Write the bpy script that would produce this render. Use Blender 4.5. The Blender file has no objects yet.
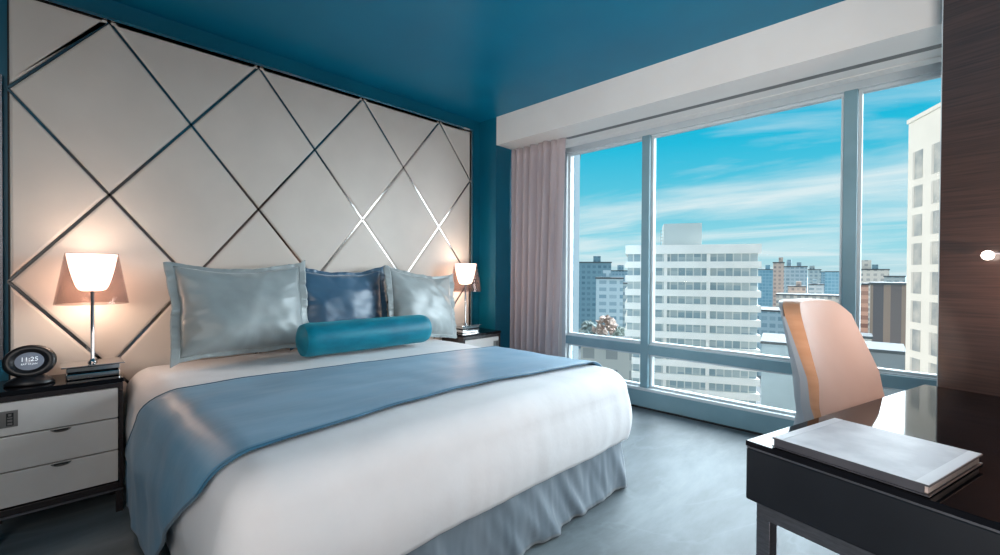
import bpy, bmesh, math, random
from mathutils import Vector, Matrix, noise
random.seed(7)
PI = math.pi
S = bpy.context.scene
COL = S.collection

# ------------------------------------------------------------------ helpers
def link(o):
    COL.objects.link(o)
    return o

def tag(o, label=None, cat=None, group=None, kind=None):
    if label: o['label'] = label
    if cat: o['category'] = cat
    if group: o['group'] = group
    if kind: o['kind'] = kind
    return o

def empty(name, loc=(0, 0, 0), rz=0.0):
    o = link(bpy.data.objects.new(name, None))
    o.location = loc
    o.rotation_euler = (0, 0, rz)
    o.empty_display_size = 0.1
    return o

def obj(name, bm, mat, parent=None, smooth=False, bevel=0.0, seg=2, subsurf=0):
    me = bpy.data.meshes.new(name)
    bmesh.ops.recalc_face_normals(bm, faces=bm.faces)
    bm.to_mesh(me)
    bm.free()
    if mat: me.materials.append(mat)
    if smooth:
        for p in me.polygons: p.use_smooth = True
    o = link(bpy.data.objects.new(name, me))
    if parent: o.parent = parent
    if bevel:
        b = o.modifiers.new('bevel', 'BEVEL')
        b.width = bevel; b.segments = seg; b.limit_method = 'ANGLE'; b.angle_limit = math.radians(40)
    if subsurf:
        m = o.modifiers.new('sub', 'SUBSURF'); m.levels = subsurf; m.render_levels = subsurf
    return o

def B(): return bmesh.new()

def box(bm, x0, x1, y0, y1, z0, z1):
    v = [bm.verts.new(c) for c in ((x0,y0,z0),(x1,y0,z0),(x1,y1,z0),(x0,y1,z0),(x0,y0,z1),(x1,y0,z1),(x1,y1,z1),(x0,y1,z1))]
    for f in ((0,3,2,1),(4,5,6,7),(0,1,5,4),(1,2,6,5),(2,3,7,6),(3,0,4,7)):
        bm.faces.new([v[i] for i in f])
    return bm

def boxes(*bs):
    bm = B()
    for b in bs: box(bm, *b)
    return bm

def lathe(bm, prof, cx=0, cy=0, n=40, cap=True):
    rings = []
    for r, z in prof:
        if r < 1e-5:
            rings.append([bm.verts.new((cx, cy, z))])
        else:
            rings.append([bm.verts.new((cx + r*math.cos(2*PI*i/n), cy + r*math.sin(2*PI*i/n), z)) for i in range(n)])
    for a, b in zip(rings, rings[1:]):
        if len(a) == 1 and len(b) == 1: continue
        for i in range(n):
            j = (i+1) % n
            if len(a) == 1: bm.faces.new((a[0], b[i], b[j]))
            elif len(b) == 1: bm.faces.new((a[i], a[j], b[0]))
            else: bm.faces.new((a[i], a[j], b[j], b[i]))
    if cap:
        if len(rings[0]) > 1: bm.faces.new(rings[0][::-1])
        if len(rings[-1]) > 1: bm.faces.new(rings[-1])
    return bm

def tube(bm, pts, r, n=12):
    pts = [Vector(p) for p in pts]
    rings = []
    for i, p in enumerate(pts):
        t = (pts[min(i+1, len(pts)-1)] - pts[max(i-1, 0)]).normalized()
        a = Vector((0, 0, 1)) if abs(t.z) < 0.9 else Vector((1, 0, 0))
        u = t.cross(a).normalized(); w = t.cross(u)
        rings.append([bm.verts.new(p + u*r*math.cos(2*PI*k/n) + w*r*math.sin(2*PI*k/n)) for k in range(n)])
    for a, b in zip(rings, rings[1:]):
        for k in range(n):
            bm.faces.new((a[k], a[(k+1) % n], b[(k+1) % n], b[k]))
    bm.faces.new(rings[0][::-1]); bm.faces.new(rings[-1])
    return bm

def gridmesh(bm, f, nu, nv, closed_u=False):
    vs = [[bm.verts.new(f(i/nu, j/nv)) for j in range(nv+1)] for i in range(nu if closed_u else nu+1)]
    n = nu
    for i in range(n):
        a = vs[i]; b = vs[(i+1) % len(vs)]
        for j in range(nv):
            bm.faces.new((a[j], b[j], b[j+1], a[j+1]))
    return vs

def copy_tree(o, parent=None):
    c = o.copy(); COL.objects.link(c)
    if parent is not None: c.parent = parent
    for ch in list(o.children): copy_tree(ch, c)
    return c

def N3(x, y, z=0.0): return noise.noise(Vector((x, y, z)))

def lin(r, g, b):
    f = lambda c: (c/255/12.92) if c/255 <= 0.04045 else ((c/255+0.055)/1.055)**2.4
    return (f(r), f(g), f(b), 1.0)

# ------------------------------------------------------------------ materials
def mat(name, color, rough=0.5, metal=0.0, coat=0.0, sheen=0.0, spec=0.5, emit=None, estr=0.0, sheen_tint=None, coat_rough=0.05):
    m = bpy.data.materials.new(name); m.use_nodes = True
    p = m.node_tree.nodes['Principled BSDF']
    p.inputs['Base Color'].default_value = color if len(color) == 4 else (*color, 1)
    p.inputs['Roughness'].default_value = rough
    p.inputs['Metallic'].default_value = metal
    p.inputs['Coat Weight'].default_value = coat
    p.inputs['Coat Roughness'].default_value = coat_rough
    p.inputs['Sheen Weight'].default_value = sheen
    p.inputs['Specular IOR Level'].default_value = spec
    if sheen_tint: p.inputs['Sheen Tint'].default_value = sheen_tint
    if emit:
        p.inputs['Emission Color'].default_value = emit
        p.inputs['Emission Strength'].default_value = estr
    return m

def nd(m): return m.node_tree.nodes, m.node_tree.links, m.node_tree.nodes['Principled BSDF']

def mottle(m, c1, c2, scale=6, detail=5, stretch=(1,1,1), bump=0.0, lo=0.35, hi=0.65, rot=(0,0,0), bscale=None, bdist=0.01):
    n, l, p = nd(m)
    tc = n.new('ShaderNodeTexCoord'); mp = n.new('ShaderNodeMapping')
    mp.inputs['Scale'].default_value = stretch; mp.inputs['Rotation'].default_value = rot
    l.new(tc.outputs['Object'], mp.inputs['Vector'])
    t = n.new('ShaderNodeTexNoise'); t.inputs['Scale'].default_value = scale; t.inputs['Detail'].default_value = detail
    l.new(mp.outputs[0], t.inputs['Vector'])
    r = n.new('ShaderNodeValToRGB')
    r.color_ramp.elements[0].position = lo; r.color_ramp.elements[0].color = c1
    r.color_ramp.elements[1].position = hi; r.color_ramp.elements[1].color = c2
    l.new(t.outputs['Fac'], r.inputs['Fac']); l.new(r.outputs['Color'], p.inputs['Base Color'])
    if bump:
        t2 = t
        if bscale:
            t2 = n.new('ShaderNodeTexNoise'); t2.inputs['Scale'].default_value = bscale; t2.inputs['Detail'].default_value = 4
            l.new(mp.outputs[0], t2.inputs['Vector'])
        b = n.new('ShaderNodeBump'); b.inputs['Strength'].default_value = bump; b.inputs['Distance'].default_value = bdist
        l.new(t2.outputs['Fac'], b.inputs['Height']); l.new(b.outputs[0], p.inputs['Normal'])
    return m

M = {}
M['ceiling'] = mottle(mat('teal_gloss_ceiling', (0, .2, .3), .4, coat=.06, coat_rough=.2, spec=.2), lin(0,114,148), lin(0,120,154), 2)
M['wall_teal'] = mottle(mat('teal_wall_paint', (0, .15, .24), .4), lin(0,94,120), lin(0,100,126), 3)
M['wall_plain'] = mottle(mat('pale_wall_paint', (.6,.58,.56), .6), lin(200,196,192), lin(206,202,198), 3)
M['soffit'] = mottle(mat('soffit_paint', (.7,.7,.69), .55), lin(230,226,222), lin(234,231,227), 3)
M['leather_panel'] = mottle(mat('cream_leather', (.6,.55,.5), .42, spec=.4), lin(214,203,193), lin(220,209,199), 3, bump=.12, bscale=260, bdist=.002)
M['chrome'] = mottle(mat('polished_chrome', (.8,.8,.8), .09, 1.0), lin(205,203,203), lin(215,213,213), 20)
M['mirror_strip'] = mottle(mat('mirror_strip', (.6,.6,.6), .12, 1.0), lin(150,144,142), lin(164,158,155), 20)
M['mirror'] = mottle(mat('mirror_glass', (.8,.8,.8), .03, 1.0), lin(200,200,204), lin(205,205,208), 5)
M['steel'] = mottle(mat('brushed_steel', (.3,.3,.32), .32, .9), lin(118,118,124), lin(132,132,138), 30, stretch=(1,1,6))
M['track'] = mottle(mat('track_slot_shade', (.2,.2,.2), .5), lin(104,104,104), lin(112,112,112), 12)
M['espresso'] = mottle(mat('espresso_lacquer', (.02,.018,.02), .25, coat=.4), lin(34,28,30), lin(44,36,37), 4, stretch=(8,1,8))
M['drawer'] = mottle(mat('drawer_cream', (.65,.62,.6), .4), lin(206,200,196), lin(212,207,203), 5)
M['dark_gap'] = mottle(mat('dark_gap', (.01,.01,.01), .6), lin(16,14,15), lin(20,18,18), 5)
M['plate'] = mottle(mat('outlet_plate', (.2,.2,.2), .4, .4), lin(120,116,114), lin(128,124,121), 12)
M['black_plastic'] = mottle(mat('black_plastic', (.01,.01,.012), .38), lin(22,21,24), lin(28,27,30), 30)
M['clock_face'] = mottle(mat('clock_display', (.1,.11,.13), .25, coat=.3, emit=(.3,.34,.42,1), estr=.35), lin(78,84,96), lin(92,98,110), 12)
M['digits'] = mottle(mat('lit_digits', (.9,.92,.95), .5, emit=(.85,.92,1,1), estr=.5), lin(230,235,240), lin(235,240,245), 5)
M['duvet'] = mottle(mat('white_cotton', (.82,.82,.83), .75, sheen=.2), lin(220,219,221), lin(226,225,227), 5, bump=.15, bscale=9, bdist=.02)
M['runner'] = mottle(mat('blue_satin_runner', (.2,.35,.45), .42, sheen=.15, spec=.45), lin(90,140,170), lin(112,160,188), 3, bump=.25, bscale=5, bdist=.02, stretch=(1.5,.5,1))
M['runner_edge'] = mottle(mat('runner_piping', (.02,.15,.25), .5, sheen=.3), lin(24,84,112), lin(34,96,124), 9)
M['skirt'] = mottle(mat('grey_velvet_skirt', (.2,.24,.28), .32, sheen=.3, spec=.6), lin(98,112,124), lin(118,131,142), 5, stretch=(2,2,.4))
M['pillow_silver'] = mottle(mat('silver_satin', (.4,.43,.44), .38, sheen=.4, spec=.7), lin(140,149,150), lin(158,167,168), 4, bump=.07, bscale=9, bdist=.02)
M['pillow_navy'] = mottle(mat('blue_satin', (.06,.13,.2), .36, sheen=.45, spec=.7), lin(44,82,110), lin(58,98,126), 4, bump=.08, bscale=9, bdist=.02)
M['bolster'] = mottle(mat('teal_velvet', (0,.2,.26), .42, sheen=.25, sheen_tint=(.1,.8,.9,1), spec=.3), lin(0,98,122), lin(0,120,142), 14, stretch=(1,.4,1))
M['black_gloss'] = mottle(mat('black_glass_top', (.006,.007,.01), .05, spec=.16), lin(14,15,19), lin(19,20,24), 6)
M['desk_body'] = mottle(mat('black_desk_body', (.012,.014,.02), .38), lin(15,18,24), lin(20,23,29), 5)
M['cushion'] = mottle(mat('tan_leather', (.75,.5,.38), .48), lin(238,212,200), lin(243,219,208), 4, bump=.08, bscale=120, bdist=.002)
M['cushion_side'] = mottle(mat('orange_leather_band', (.6,.3,.15), .5), lin(220,158,118), lin(228,168,130), 4, stretch=(1,1,8))
M['chair_shell'] = mottle(mat('grey_shell', (.5,.52,.55), .4), lin(172,177,184), lin(180,185,192), 4)
M['binder_cover'] = mottle(mat('binder_cover', (.7,.7,.73), .5), lin(186,186,194), lin(214,214,220), 9, lo=.4, hi=.62)
M['binder_pale'] = mottle(mat('binder_band', (.8,.8,.83), .5), lin(222,222,228), lin(228,228,233), 9)
M['binder_edge'] = mottle(mat('binder_edge', (.07,.07,.08), .5), lin(52,52,58), lin(62,62,68), 9)
M['paper'] = mottle(mat('page_edges', (.5,.45,.42), .7), lin(158,142,136), lin(184,170,164), 60, stretch=(1,1,30))
M['winframe'] = mottle(mat('window_frame_teal', (.2,.32,.38), .4), lin(124,160,172), lin(132,168,180), 5)
M['winsash'] = mottle(mat('window_sash_pale', (.7,.75,.77), .4), lin(206,216,220), lin(214,223,226), 5)
M['curtain'] = mottle(mat('mauve_curtain', (.35,.3,.31), .8, sheen=.3), lin(172,160,164), lin(184,172,175), 8, stretch=(1,1,.2))

def floor_mat():
    m = mat('grey_stone_carpet', (.3,.32,.33), .55, spec=.5)
    n, l, p = nd(m)
    tc = n.new('ShaderNodeTexCoord')
    mp = n.new('ShaderNodeMapping'); mp.inputs['Rotation'].default_value = (0, 0, .5); mp.inputs['Scale'].default_value = (1, .35, 1)
    l.new(tc.outputs['Object'], mp.inputs[0])
    t1 = n.new('ShaderNodeTexNoise'); t1.inputs['Scale'].default_value = 2.2; t1.inputs['Detail'].default_value = 9; t1.inputs['Roughness'].default_value = .65; t1.inputs['Distortion'].default_value = .4
    l.new(mp.outputs[0], t1.inputs['Vector'])
    r1 = n.new('ShaderNodeValToRGB')
    r1.color_ramp.elements[0].position = .3; r1.color_ramp.elements[0].color = lin(72,82,88)
    r1.color_ramp.elements[1].position = .75; r1.color_ramp.elements[1].color = lin(132,143,148)
    l.new(t1.outputs['Fac'], r1.inputs[0])
    t2 = n.new('ShaderNodeTexNoise'); t2.inputs['Scale'].default_value = 1.3; t2.inputs['Detail'].default_value = 6; t2.inputs['Distortion'].default_value = 1.2
    l.new(mp.outputs[0], t2.inputs['Vector'])
    r2 = n.new('ShaderNodeValToRGB')
    e = r2.color_ramp.elements
    e[0].position = .485; e[0].color = (0,0,0,1)
    e[1].position = .5; e[1].color = (1,1,1,1)
    e2 = e.new(.515); e2.color = (0,0,0,1)
    l.new(t2.outputs['Fac'], r2.inputs[0])
    t3 = n.new('ShaderNodeTexNoise'); t3.inputs['Scale'].default_value = 5; t3.inputs['Detail'].default_value = 8
    l.new(tc.outputs['Object'], t3.inputs['Vector'])
    mul = n.new('ShaderNodeMath'); mul.operation = 'MULTIPLY'
    l.new(r2.outputs[0], mul.inputs[0]); l.new(t3.outputs['Fac'], mul.inputs[1])
    mx = n.new('ShaderNodeMix'); mx.data_type = 'RGBA'
    ml2 = n.new('ShaderNodeMath'); ml2.operation = 'MULTIPLY'; ml2.inputs[1].default_value = .55; l.new(mul.outputs[0], ml2.inputs[0])
    l.new(ml2.outputs[0], mx.inputs['Factor']); l.new(r1.outputs[0], mx.inputs['A']); mx.inputs['B'].default_value = lin(126,138,142)
    l.new(mx.outputs['Result'], p.inputs['Base Color'])
    b = n.new('ShaderNodeBump'); b.inputs['Strength'].default_value = .2; b.inputs['Distance'].default_value = .01
    l.new(t1.outputs['Fac'], b.inputs['Height']); l.new(b.outputs[0], p.inputs['Normal'])
    return m
M['floor'] = floor_mat()

def walnut_mat():
    m = mat('dark_walnut_veneer', (.05,.03,.025), .3, coat=.9, coat_rough=.1)
    mottle(m, lin(58,49,48), lin(86,68,62), 6, 8, stretch=(.6,.6,22), lo=.3, hi=.7)
    return m
M['walnut'] = walnut_mat()

def glass_mat(name, tint, refl):
    m = bpy.data.materials.new(name); m.use_nodes = True
    n, l = m.node_tree.nodes, m.node_tree.links
    n.remove(n['Principled BSDF'])
    t = n.new('ShaderNodeBsdfTransparent'); t.inputs[0].default_value = tint
    g = n.new('ShaderNodeBsdfGlossy'); g.inputs['Roughness'].default_value = .02; g.inputs[0].default_value = (.9,.95,1,1)
    f = n.new('ShaderNodeFresnel'); f.inputs[0].default_value = refl
    x = n.new('ShaderNodeMixShader')
    l.new(f.outputs[0], x.inputs[0]); l.new(t.outputs[0], x.inputs[1]); l.new(g.outputs[0], x.inputs[2])
    l.new(x.outputs[0], n['Material Output'].inputs[0])
    return m
M['glass'] = glass_mat('window_glass', (.97,.985,.99,1), 1.10)

def smoke_shade():
    m = bpy.data.materials.new('smoked_lamp_shade'); m.use_nodes = True
    n, l = m.node_tree.nodes, m.node_tree.links
    p = n['Principled BSDF']; p.inputs['Base Color'].default_value = lin(160,146,144); p.inputs['Roughness'].default_value = .1; p.inputs['Metallic'].default_value = .6
    t = n.new('ShaderNodeBsdfTransparent'); t.inputs[0].default_value = (.90,.84,.82,1)
    x = n.new('ShaderNodeMixShader')
    lw = n.new('ShaderNodeLayerWeight'); lw.inputs['Blend'].default_value = .35
    mr = n.new('ShaderNodeMapRange'); mr.inputs['To Min'].default_value = .10; mr.inputs['To Max'].default_value = .45
    l.new(lw.outputs['Facing'], mr.inputs['Value'])
    l.new(mr.outputs[0], x.inputs[0]); l.new(t.outputs[0], x.inputs[1]); l.new(p.outputs[0], x.inputs[2])
    l.new(x.outputs[0], n['Material Output'].inputs[0])
    return m
M['smoke'] = smoke_shade()
M['glow'] = mottle(mat('glowing_diffuser', (.95,.9,.85), .5, emit=(1,.80,.68,1), estr=6), lin(250,240,232), lin(252,244,236), 4)
M['bulb'] = mottle(mat('glowing_globe', (.95,.9,.85), .5, emit=(1,.86,.76,1), estr=6), lin(250,240,232), lin(252,244,236), 4)

# ------------------------------------------------------------------ camera
YAW, PITCH, ROLL, FPX = math.radians(44.4), math.radians(-.55), math.radians(.35), 453.0
CAM = Vector((3.45, 0, 1.28))
fw = Vector((-math.sin(YAW)*math.cos(PITCH), math.cos(YAW)*math.cos(PITCH), math.sin(PITCH)))
rt = Vector((math.cos(YAW), math.sin(YAW), 0)); up = rt.cross(fw)
cr, sr = math.cos(ROLL), math.sin(ROLL)
Rr = rt*cr + up*sr
Uu = up*cr - rt*sr
cd = bpy.data.cameras.new('camera'); cam = link(bpy.data.objects.new('camera', cd))
cd.sensor_fit = 'HORIZONTAL'; cd.sensor_width = 36; cd.lens = 36*FPX/1000; cd.clip_start = .02; cd.clip_end = 5000
cam.matrix_world = Matrix(((Rr.x, Uu.x, -fw.x, CAM.x), (Rr.y, Uu.y, -fw.y, CAM.y), (Rr.z, Uu.z, -fw.z, CAM.z), (0,0,0,1)))
S.camera = cam
Fh = Vector((-math.sin(YAW), math.cos(YAW), 0)); Rh = rt

# ------------------------------------------------------------------ room shell
H = 2.855
YS = 3.241
def struct(name, bm, m, **k): return tag(obj(name, bm, m, **k), kind='structure')
struct('floor', boxes((-.25, 4.95, -1.9, 4.14, -.12, 0)), M['floor'])
struct('ceiling', boxes((-.25, 4.95, -1.9, 4.3, H, H+.15)), M['ceiling'])
struct('wall_headboard', boxes((-.25, -.03, -1.9, 4.3, 0, H)), M['wall_teal'])
struct('wall_back', boxes((-.03, 4.8, -1.9, -1.75, 0, H)), M['wall_teal'])
struct('wall_right', boxes((4.8, 4.95, -1.9, 4.3, 0, H)), M['wall_plain'])
struct('wall_column', boxes((-.03, .212, YS, 4.14, 0, H)), M['wall_teal'])
# soffit over the window
bm = boxes((.213, 4.8, YS, 3.515, 2.57, H-.001), (.213, 4.8, 3.515, 3.58, 2.66, H-.001),
           (.213, 4.8, 3.58, 3.70, 2.57, H-.001), (.213, 4.8, 3.704, 3.80, 2.566, H-.001))
struct('trim_1', bm, M['soffit'])
tr = struct('trim_2', boxes((.86, 4.79, 3.5165, 3.5785, 2.571, 2.655)), M['track'])  # track fills the slot; its dark grey stands in for the slot's shade
tag(tr, 'curtain track filling the white soffit slot, coloured grey for its shade')
# window wall above head and below sill
struct('wall_window', boxes((.212, 4.8, 4.06, 4.3, 2.66, H-.001), (.212, .44, 4.06, 4.14, .0, 2.66)), M['soffit'])
struct('baseboard_window', boxes((.212, 4.8, 4.05, 4.14, 0, .165)), M['winframe'], bevel=.004)
struct('trim_3', boxes((.212, 4.8, 4.03, 4.052, 0, .012)), M['dark_gap'])

# window
w = empty('window_1', (0, 4.1, 0)); tag(w, kind='structure')
def wpart(name, bm, m, parent=w, **k):
    for v in bm.verts: v.co.y -= 4.1
    return obj(name, bm, m, parent, **k)
wpart('window_sill', boxes((.44, 4.8, 4.045, 4.17, .165, .192)), M['winsash'], bevel=.003)
wpart('window_head', boxes((.44, 4.8, 4.06, 4.18, 2.60, 2.66)), M['winsash'], bevel=.003)
MX = [(.44, .49), (1.372, 1.45), (2.925, 3.005), (4.48, 4.56)]
for a, b in MX:
    wpart('mullion', boxes((a, b, 4.055, 4.19, .192, 2.60)), M['winsash'] if a < 1 else M['winframe'], bevel=.004)
for (a, b), (c, d) in zip(MX, MX[1:]):
    wpart('transom', boxes((b, c, 4.06, 4.17, .515, .603)), M['winframe'], bevel=.003)
    wpart('transom_ledge', boxes((b, c, 4.075, 4.17, .603, .612)), M['winsash'])  # light on the transom top is put into this pale colour
    for z0, z1 in ((.192, .515), (.612, 2.60)):
        s = .02
        sash = wpart('sash', boxes((b, b+s, 4.10, 4.15, z0, z1), (c-s, c, 4.10, 4.15, z0, z1), (b+s, c-s, 4.10, 4.15, z0, z0+s), (b+s, c-s, 4.10, 4.15, z1-s, z1)), M['winsash'])
        wpart('pane', boxes((b+s, c-s, 4.122, 4.128, z0+s, z1-s)), M['glass'], sash)

# ------------------------------------------------------------------ headboard of diamond panels
hb = empty('headboard', (0, 1.495, 0))
tag(hb, 'tall cream leather headboard wall of diamond panels with mirrored strips', 'headboard')
PY0, PY1, PZ0, PZ1 = -.10675, 3.08725, .0, 2.72
DW, DH = .7985, .998
Y0, Z0 = .2925, 2.717      # a top vertex
def clip(poly, axis, val, keep_less):
    out = []
    for i in range(len(poly)):
        p, q = poly[i], poly[(i+1) % len(poly)]
        ip = (p[axis] <= val) if keep_less else (p[axis] >= val)
        iq = (q[axis] <= val) if keep_less else (q[axis] >= val)
        if ip: out.append(p)
        if ip != iq:
            t = (val-p[axis])/(q[axis]-p[axis])
            out.append((p[0]+t*(q[0]-p[0]), p[1]+t*(q[1]-p[1])))
    return out
def inset(poly, d):
    n = len(poly); res = []
    area = sum(poly[i][0]*poly[(i+1) % n][1]-poly[(i+1) % n][0]*poly[i][1] for i in range(n))
    if area < 0: poly = poly[::-1]
    lines = []
    for i in range(n):
        p, q = poly[i], poly[(i+1) % n]
        dx, dy = q[0]-p[0], q[1]-p[1]; L = math.hypot(dx, dy)
        nx, ny = -dy/L, dx/L
        lines.append((p[0]+nx*d, p[1]+ny*d, dx/L, dy/L))
    for i in range(n):
        a, b = lines[i-1], lines[i]
        det = a[2]*b[3]-a[3]*b[2]
        if abs(det) < 1e-6: continue
        t = ((b[0]-a[0])*b[3]-(b[1]-a[1])*b[2])/det
        res.append((a[0]+a[2]*t, a[1]+a[3]*t))
    return res
def panel(poly):
    bm = B()
    layers = [(inset(poly, .007), -.025), (inset(poly, .007), -.010), (inset(poly, .010), -.003), (inset(poly, .020), 0.0)]
    rings = [[bm.verts.new((x, y-1.495, z)) for y, z in pl] for pl, x in layers]
    if len(set(len(r) for r in rings)) != 1: return
    for a, b in zip(rings, rings[1:]):
        for i in range(len(a)):
            j = (i+1) % len(a); bm.faces.new((a[i], a[j], b[j], b[i]))
    bm.faces.new(rings[-1]); bm.faces.new(rings[0][::-1])
    obj('panel', bm, M['leather_panel'], hb)
for i in range(-1, 9):
    for j in range(-1, 8):
        if (i+j) % 2: continue
        cy = Y0 + i*DW/2 ; cz = Z0 - DH/2 - j*DH/2
        poly = [(cy, cz+DH/2), (cy+DW/2, cz), (cy, cz-DH/2), (cy-DW/2, cz)]
        for ax, v, kl in ((0, PY0, False), (0, PY1, True), (1, PZ0, False), (1, PZ1, True)):
            if poly: poly = clip(poly, ax, v, kl)
        # drop duplicate points
        q = []
        for p in poly:
            if not q or math.dist(p, q[-1]) > 1e-4: q.append(p)
        if len(q) > 1 and math.dist(q[0], q[-1]) < 1e-4: q.pop()
        ys = [p[0] for p in q]; zs = [p[1] for p in q]
        if len(q) >= 3 and max(ys)-min(ys) > .05 and max(zs)-min(zs) > .05: panel(q)
def strip(p, q):
    bm = B()
    dy, dz = q[0]-p[0], q[1]-p[1]; L = math.hypot(dy, dz); ny, nz = -dz/L*.0062, dy/L*.0062
    c = [(p[0]+ny, p[1]+nz), (p[0]-ny, p[1]-nz), (q[0]-ny, q[1]-nz), (q[0]+ny, q[1]+nz)]
    a = [bm.verts.new((-.025, y-1.495, z)) for y, z in c]; b = [bm.verts.new((-.005, y-1.495, z)) for y, z in c]
    for i in range(4):
        j = (i+1) % 4; bm.faces.new((a[i], a[j], b[j], b[i]))
    bm.faces.new(b); bm.faces.new(a[::-1])
    obj('trim_strip', bm, M['mirror_strip'], hb)
def clipseg(p, q):
    t0, t1 = 0.0, 1.0
    d = (q[0]-p[0], q[1]-p[1])
    for ax, lo, hi in ((0, PY0, PY1), (1, PZ0, PZ1)):
        if abs(d[ax]) < 1e-9: continue
        a, b = (lo-p[ax])/d[ax], (hi-p[ax])/d[ax]
        if a > b: a, b = b, a
        t0, t1 = max(t0, a), min(t1, b)
    if t1-t0 < 1e-3: return None
    return (p[0]+d[0]*t0, p[1]+d[1]*t0), (p[0]+d[0]*t1, p[1]+d[1]*t1)
sl = DH/DW
for k in range(-6, 12):
    for sg in (1, -1):
        yt = Y0 + k*DW
        if sg == 1 and True:
            s = clipseg((yt-8*DW, Z0-8*DH), (yt+DW, Z0+DH))
        else:
            s = clipseg((yt+8*DW, Z0-8*DH), (yt-DW, Z0+DH))
        if s and math.dist(*s) > .1: strip(*s)
obj('backing', boxes((-.03, -.025, PY0-1.495, PY1-1.495, PZ0, PZ1)), M['dark_gap'], hb)
obj('frame', boxes((-.03, .012, PY0-1.52, PY1-1.47, PZ1, PZ1+.016), (-.03, .012, PY1-1.495, PY1-1.475, PZ0, PZ1)), M['chrome'], hb)

# mirror beside the headboard at the left edge
mr_ = empty('wall_mirror', (-.03, -.42, 0)); tag(mr_, 'tall narrow mirror on the teal wall beside the left nightstand', 'mirror')
obj('frame', boxes((0, .03, -.30, .295, .82, .84), (0, .03, -.30, .295, 2.26, 2.28), (0, .03, .28, .295, .84, 2.26), (0, .03, -.30, -.285, .84, 2.26)), M['steel'], mr_)
obj('mirror_glass', boxes((0, .02, -.285, .28, .84, 2.26)), M['mirror'], mr_)

# ------------------------------------------------------------------ bed
XE, YL, YR, ZT, RD = 1.985, .49, 2.42, .70, .13
def fold(X, Y, r, top, bulge=.03, tuck=.03, drop=.4):
    ex = max(0.0, X-XE); ey = (Y-YR) if Y > YR else ((Y-YL) if Y < YL else 0.0)
    L = math.hypot(ex, ey)
    cx, cy = min(X, XE), min(max(Y, YL), YR)
    if L < 1e-9:
        return Vector((cx, cy, top)), Vector((0, 0, 1)), 0.0
    Lm = max(ex, abs(ey))
    d = Vector((ex, ey, 0))/L
    q = r*PI/2
    if Lm < q:
        a = Lm/r; out = r*math.sin(a); dn = r*(1-math.cos(a)); nrm = d*math.sin(a)+Vector((0,0,math.cos(a)))
    else:
        s = Lm-q; k = min(1.2, s/max(.01, drop-r))
        out = r + bulge*math.sin(min(1.0, k)*PI*.8) - tuck*k*k*.5; dn = r+s; nrm = d
    return Vector((cx, cy, top)) + d*out - Vector((0, 0, dn)), nrm, dn

def crown(x, y):
    a = max(0, min(1, (x-.0)/2.1)); b = max(0, min(1, (y-YL+.1)/(YR-YL+.2)))
    return .018*math.sin(PI*b)**.5*1.0 if 0 < b < 1 else 0.0

bed = empty('bed', (1.05, 1.455, 0)); tag(bed, 'wide bed base and mattress with a gathered grey velvet skirt', 'bed')
def bpart(name, bm, m, **k):
    for v in bm.verts: v.co -= Vector((1.05, 1.455, 0))
    return obj(name, bm, m, bed, **k)
bpart('bed_base', boxes((.03, 2.03, .53, 2.41, .03, .33)), M['dark_gap'])
bpart('mattress', boxes((.03, 2.03, .50, 2.44, .335, .665)), M['duvet'], bevel=.06, seg=4)
# gathered skirt
bm = B()
path = []
xa, xb, ya, yb, rc = .06, 2.075, .455, 2.485, .045
pts = [(xa + (xb-rc-xa)*i/60, ya) for i in range(60)]
pts += [(xb-rc+rc*math.sin(a), ya+rc-rc*math.cos(a)) for a in [PI/2*i/8 for i in range(9)]]
pts += [(xb, ya+rc+(yb-ya-2*rc)*i/120) for i in range(1, 120)]
pts += [(xb-rc+rc*math.cos(a), yb-rc+rc*math.sin(a)) for a in [PI/2*i/8 for i in range(9)]]
pts += [(xb-rc - (xb-rc-xa)*i/60, yb) for i in range(1, 61)]
def skirt(u, v):
    f = u*(len(pts)-1); i = min(int(f), len(pts)-2); t = f-i
    p = Vector((*pts[i], 0)).lerp(Vector((*pts[i+1], 0)), t)
    tg = (Vector((*pts[i+1], 0))-Vector((*pts[i], 0))).normalized(); n = Vector((tg.y, -tg.x, 0))
    s = u*6.2
    wv = .034*N3(s*3.3+v*.9, v*.8, 2.0) + .026*N3(s*8+v*2.2, v*.9, 5.0) + .004*N3(s*21, v*2, 1)
    amp = .25+.9*(1-v)
    z = .012 + .315*v + (.018*N3(s*2.3, 0, 7) if v > .9 else 0)
    flare = .028*(1-v)
    return p + n*(flare + wv*amp) + Vector((0, 0, z))
gridmesh(bm, skirt, 420, 14)
sk = bpart('bed_skirt', bm, M['skirt'], smooth=True)
md = sk.modifiers.new('solid', 'SOLIDIFY'); md.thickness = .006

# duvet
bm = B()
def duv(u, v):
    X = .045 + u*(XE+.474-.045)
    Y = (YL-.60) + v*((YR+.474)-(YL-.60))
    p, n, dn = fold(X, Y, RD, ZT)
    k = min(1, dn/.3)
    w = .006*N3(X*2.6, Y*2.2, 3) + .004*N3(X*7, Y*6, 9)
    if dn > .03:
        along = Y if X > XE else X
        w += .010*k*N3(along*4.5+1.7*dn, dn*1.4, 4) + .004*k*N3(along*14, dn*3, 8)
    if dn == 0 or dn < .13: p.z += .014*math.sin(PI*max(0, min(1, (p.y-YL+.13)/(YR-YL+.26))))
    return p + n*w
gridmesh(bm, duv, 120, 150)
d = obj('duvet', bm, M['duvet'], smooth=True)
md = d.modifiers.new('solid', 'SOLIDIFY'); md.thickness = .02; md.offset = -1
tag(d, 'puffy white duvet spread over the whole bed', 'duvet')

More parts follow.
